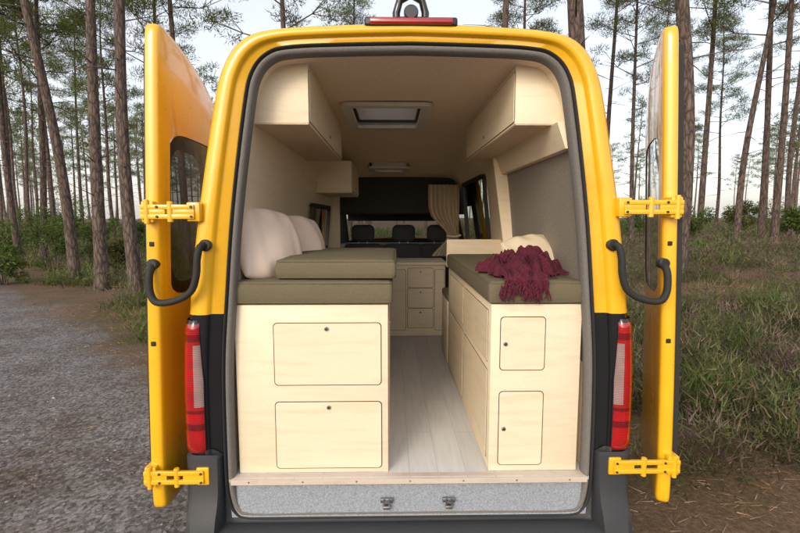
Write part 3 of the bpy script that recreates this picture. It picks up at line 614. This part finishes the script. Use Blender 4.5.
mesh_obj('post',[(.615,1.27,1.57),(.71,1.27,1.57),(.79,1.27,.88),(.715,1.27,.88),(.615,1.30,1.57),(.71,1.30,1.57),(.79,1.30,.88),(.715,1.30,.88)],[(0,3,2,1),(4,5,6,7),(0,4,7,3),(1,2,6,5),(0,1,5,4),(3,7,6,2)],PLYV,P_,0)
def cushion(name,x0,x1,y0,y1,z0,z1,mat,rot=0):
    bm=bmesh.new(); nx,ny,nz=14,20,3
    bmesh.ops.create_cube(bm,size=1)
    for v in bm.verts: v.co=Vector((v.co.x*(x1-x0),v.co.y*(y1-y0),v.co.z*(z1-z0)))
    bmesh.ops.bevel(bm,geom=bm.edges[:],offset=.014,segments=3,affect='EDGES',profile=.5)
    for k in range(1,nx): bisect(bm,((x1-x0)*(k/nx-.5),0,0),(1,0,0))
    for k in range(1,ny): bisect(bm,(0,(y1-y0)*(k/ny-.5),0),(0,1,0))
    for k in range(1,nz): bisect(bm,(0,0,(z1-z0)*(k/nz-.5)),(0,0,1))
    hx,hy,hz=(x1-x0)/2,(y1-y0)/2,(z1-z0)/2
    for v in bm.verts:
        c=v.co; qx=max(0,1-(c.x/hx)**2); qy=max(0,1-(c.y/hy)**2); qz=max(0,1-(c.z/hz)**2)
        n_=noise.noise(c*6+Vector((x0,y0,z0)))
        if c.z>0: c.z+=.010*(qx*qy)**.5+.006*n_*(qx*qy)**.3
        if abs(c.x)>hx*.97: c.x+=math.copysign(.007*qz+.004*n_*qz,c.x)
        if abs(c.y)>hy*.97: c.y+=math.copysign(.007*qz+.006*n_*qz,c.y)
    o=bm_obj(name,bm,mat,None,60); o.location=((x0+x1)/2,(y0+y1)/2,(z0+z1)/2); o.rotation_euler=(0,0,rot)
    for zz in (-hz*.8,hz*.86):
        p=[(a,b) for a,b in rr_pts(2*hx+.004,2*hy+.004,.02)]
        tube('piping',[(a,b,zz) for a,b in p],.003,mat,o,closed=True,res=6)
    return o
cushion('bench_cushion',-.775,-.082,.04,1.9,.781,.882,OLIVE); cushion('bench_cushion',.352,.768,.04,1.62,.781,.882,OLIVE)
cushion('bench_cushion',-.585,-.062,.075,.92,.889,.974,OLIVE,R(-.8))
def pillow(w,h,t,mat,loc,rot,seed):
    n=44; vs=[];fs=[]
    for side in (1,-1):
        for i in range(n+1):
            for j in range(n+1):
                u=-1+2*i/n; v=-1+2*j/n
                U=u*math.sqrt(1-.22*v*v); Vv=v*math.sqrt(1-.22*u*u)
                f=(max(0,1-u**2)*max(0,1-v**2))**.42
                mxx=max(abs(u),abs(v)); ed=1-mxx**8
                wr=noise.noise(Vector((u*1.2+seed,v*1.2,seed)))*.016
                cr_=.008*math.sin(u*9+seed+2*v)*max(0,mxx-.4)*2*ed
                vs.append((U*w/2,Vv*h/2,side*(t/2*f+wr*ed+cr_)))
    m=(n+1)**2
    for s_ in range(2):
        for i in range(n):
            for j in range(n):
                a=s_*m+i*(n+1)+j; q=(a,a+1,a+n+2,a+n+1); fs.append(q if s_ else q[::-1])
    bm=bmesh.new(); bv=[bm.verts.new(v) for v in vs]
    for q in fs: bm.faces.new([bv[k] for k in q])
    bmesh.ops.remove_doubles(bm,verts=bm.verts,dist=.0008)
    o=bm_obj('pillow',bm,mat,None,80); o.location=loc; o.rotation_euler=rot; return o
pillow(.38,.37,.17,CREAM,(-.675,.30,1.025),(R(72),R(8),R(56)),1)
pillow(.38,.35,.16,CREAM,(-.61,.64,1.01),(R(66),R(4),R(50)),4)
pillow(.30,.26,.10,SAND,(.665,.50,.968),(R(42),R(-10),R(12)),9)
bl=[];bf=[]; n=110
for i in range(n+1):
    for j in range(n+1):
        u=-1+2*i/n; v=-1+2*j/n
        rr=max(abs(u),abs(v)); ru=math.hypot(u,v)+1e-6; k=rr/ru; U=u*k; Vv=v*k
        a=math.atan2(Vv,U); edge=1+.12*math.sin(3*a+1)+.08*math.sin(7*a)+.05*math.sin(13*a)
        wx=U+.25*noise.noise(Vector((U*1.7,Vv*1.7,3))); wy=Vv+.25*noise.noise(Vector((U*1.7,Vv*1.7,13)))
        f=abs(noise.noise(Vector((wx*2.4,wy*1.6,5.5))))+.45*abs(noise.noise(Vector((wx*5.5+2,wy*4,1))))+.22*abs(noise.noise(Vector((wx*12,wy*10,1))))
        q=max(0,1-rr**3)
        x=.545+U*.195*edge+.012*noise.noise(Vector((U*4,Vv*4,9))); y=.30+Vv*.21*edge
        z=.896+q**.55*(.040+.11*f)
        bl.append((x,y,z))
for i in range(n):
    for j in range(n):
        a=i*(n+1)+j; bf.append((a,a+n+1,a+n+2,a+1))
T=mesh_obj('throw_blanket',bl,bf,BURG,None,180)
fl=[];ff=[]
for i in range(41):
    t_=i/40
    for j in range(14):
        s_=j/13; x=.40+.19*t_+.012*math.sin(s_*3+i*.3); w_=.010*math.sin(i*.9)+.008*math.sin(i*1.7+s_*2)
        dl=.045+.02*math.sin(i*.35+1)
        if s_<.5: y=.17-.28*s_; z=.904+.035*(1-s_)*abs(math.sin(i*.5))
        else: y=.018; z=.899-(s_-.5)*2*dl
        fl.append((x,y-.004+w_*.7,z+w_*.5))
for i in range(40):
    for j in range(13): a=i*14+j; ff.append((a,a+14,a+15,a+1))
mesh_obj('flap',fl,ff,BURG,T,180)
fv=[];fq=[]
for i in range(200):
    if i<80:
        t_=random.random(); x=.392+.21*t_; y=.014+random.uniform(-.008,.004); z0=.862+random.uniform(-.02,.02); p=[(x,y,z0),(x+random.uniform(-.012,.012),y-.006,z0-.022),(x+random.uniform(-.02,.02),y-.003,z0-.04-random.random()*.018)]
    elif i<155:
        a=random.uniform(0,6.28); x=.54+math.cos(a)*.19; y=.30+math.sin(a)*.21; z0=.900; b_=random.uniform(-.5,.5); p=[(x,y,z0+.008),(x+math.cos(a)*.025,y+math.sin(a)*.025,z0+.006),(x+math.cos(a+b_)*.055,y+math.sin(a+b_)*.05,z0-.002)]
        if p[2][0]<.355 or p[2][1]<.045: continue
    else:
        a=random.uniform(0,6.28); rr=random.uniform(0,.15); x=.54+math.cos(a)*rr; y=.27+math.sin(a)*rr; z0=.960+random.uniform(-.01,.02); b_=random.uniform(0,6.28); p=[(x,y,z0),(x+math.cos(b_)*.02,y+math.sin(b_)*.02,z0+.012),(x+math.cos(b_)*.045,y+math.sin(b_)*.04,z0-.02)]
    v,f=tube('',p,[.0040,.0034,.002],None,res=5,obj=False); k=len(fv); fv+=v; fq+=[tuple(q+k for q in g) for g in f]
mesh_obj('fringe',fv,fq,BURG,T,60)
cv=[];cf=[]
for i in range(91):
    for j in range(25):
        t_=i/90; s_=j/24; pinch=1-.62*math.exp(-((s_-.72)/.22)**2)
        x=.66-.34*t_*pinch; y=3.18+.03*math.sin(t_*46)*(.5+.5*pinch)+.008*math.sin(t_*97)
        cv.append((x,y,1.52-s_*.78))
for i in range(90):
    for j in range(24): a=i*25+j; cf.append((a,a+25,a+26,a+1))
CU=mesh_obj('curtain',cv,cf,CURT,None,180)
tube('tie_band',[(.67,3.14,.97),(.60,3.12,.955),(.53,3.14,.965),(.53,3.21,.97),(.67,3.21,.975)],.012,CURT,CU,closed=True)
def seat(x):
    e=empty('front_seat'); box('backrest',x-.22,x+.22,3.50,3.64,.18,.86,SEAT,e,.05,4); box('cushion',x-.22,x+.22,3.6,4.1,.1,.24,SEAT,e,.04,3)
    box('headrest',x-.135,x+.135,3.50,3.60,.88,1.08,SEAT,e,.06,5); cyl('post',(x-.05,3.55,.87),(0,0,1),.008,.1,STEEL,e,8); cyl('post',(x+.05,3.55,.87),(0,0,1),.008,.1,STEEL,e,8)
seat(-.42); seat(.06); seat(.47)

# ------------------------------------------------------------------ light, world, camera
az=R(205); el=R(26)
w=bpy.data.worlds.new('World'); scene.world=w; w.use_nodes=True; nt=w.node_tree; bg=nt.nodes['Background']
sky=nt.nodes.new('ShaderNodeTexSky'); sky.sky_type='NISHITA'; sky.sun_disc=False; sky.sun_elevation=el; sky.sun_rotation=az; sky.air_density=1.0; sky.dust_density=3.0; sky.ozone_density=1.0
hs=nt.nodes.new('ShaderNodeHueSaturation'); hs.inputs['Saturation'].default_value=.8; nt.links.new(sky.outputs[0],hs.inputs['Color'])
ad=nt.nodes.new('ShaderNodeMixRGB'); ad.blend_type='ADD'; ad.inputs[0].default_value=1; ad.inputs[2].default_value=(4.15,3.95,3.7,1); nt.links.new(hs.outputs[0],ad.inputs[1])
nt.links.new(ad.outputs[0],bg.inputs[0]); bg.inputs[1].default_value=.15
sd=bpy.data.lights.new('sun','SUN'); sd.energy=1.4; sd.angle=R(20); sd.color=(1,.90,.76); so=bpy.data.objects.new('sun',sd); COL.objects.link(so)
dv=Vector((math.sin(az)*math.cos(el),math.cos(az)*math.cos(el),math.sin(el))); so.rotation_euler=dv.to_track_quat('Z','Y').to_euler()
cam=bpy.data.cameras.new('camera'); co=bpy.data.objects.new('camera',cam); COL.objects.link(co); co.location=(-.08,-2.0,1.16); co.rotation_euler=(R(90-5.9),0,R(-1.0)); cam.sensor_width=36; cam.lens=21.15; cam.clip_end=2000; cam.clip_start=.05
scene.camera=co
scene.view_settings.view_transform='Standard'; scene.view_settings.look='None'; scene.view_settings.exposure=0
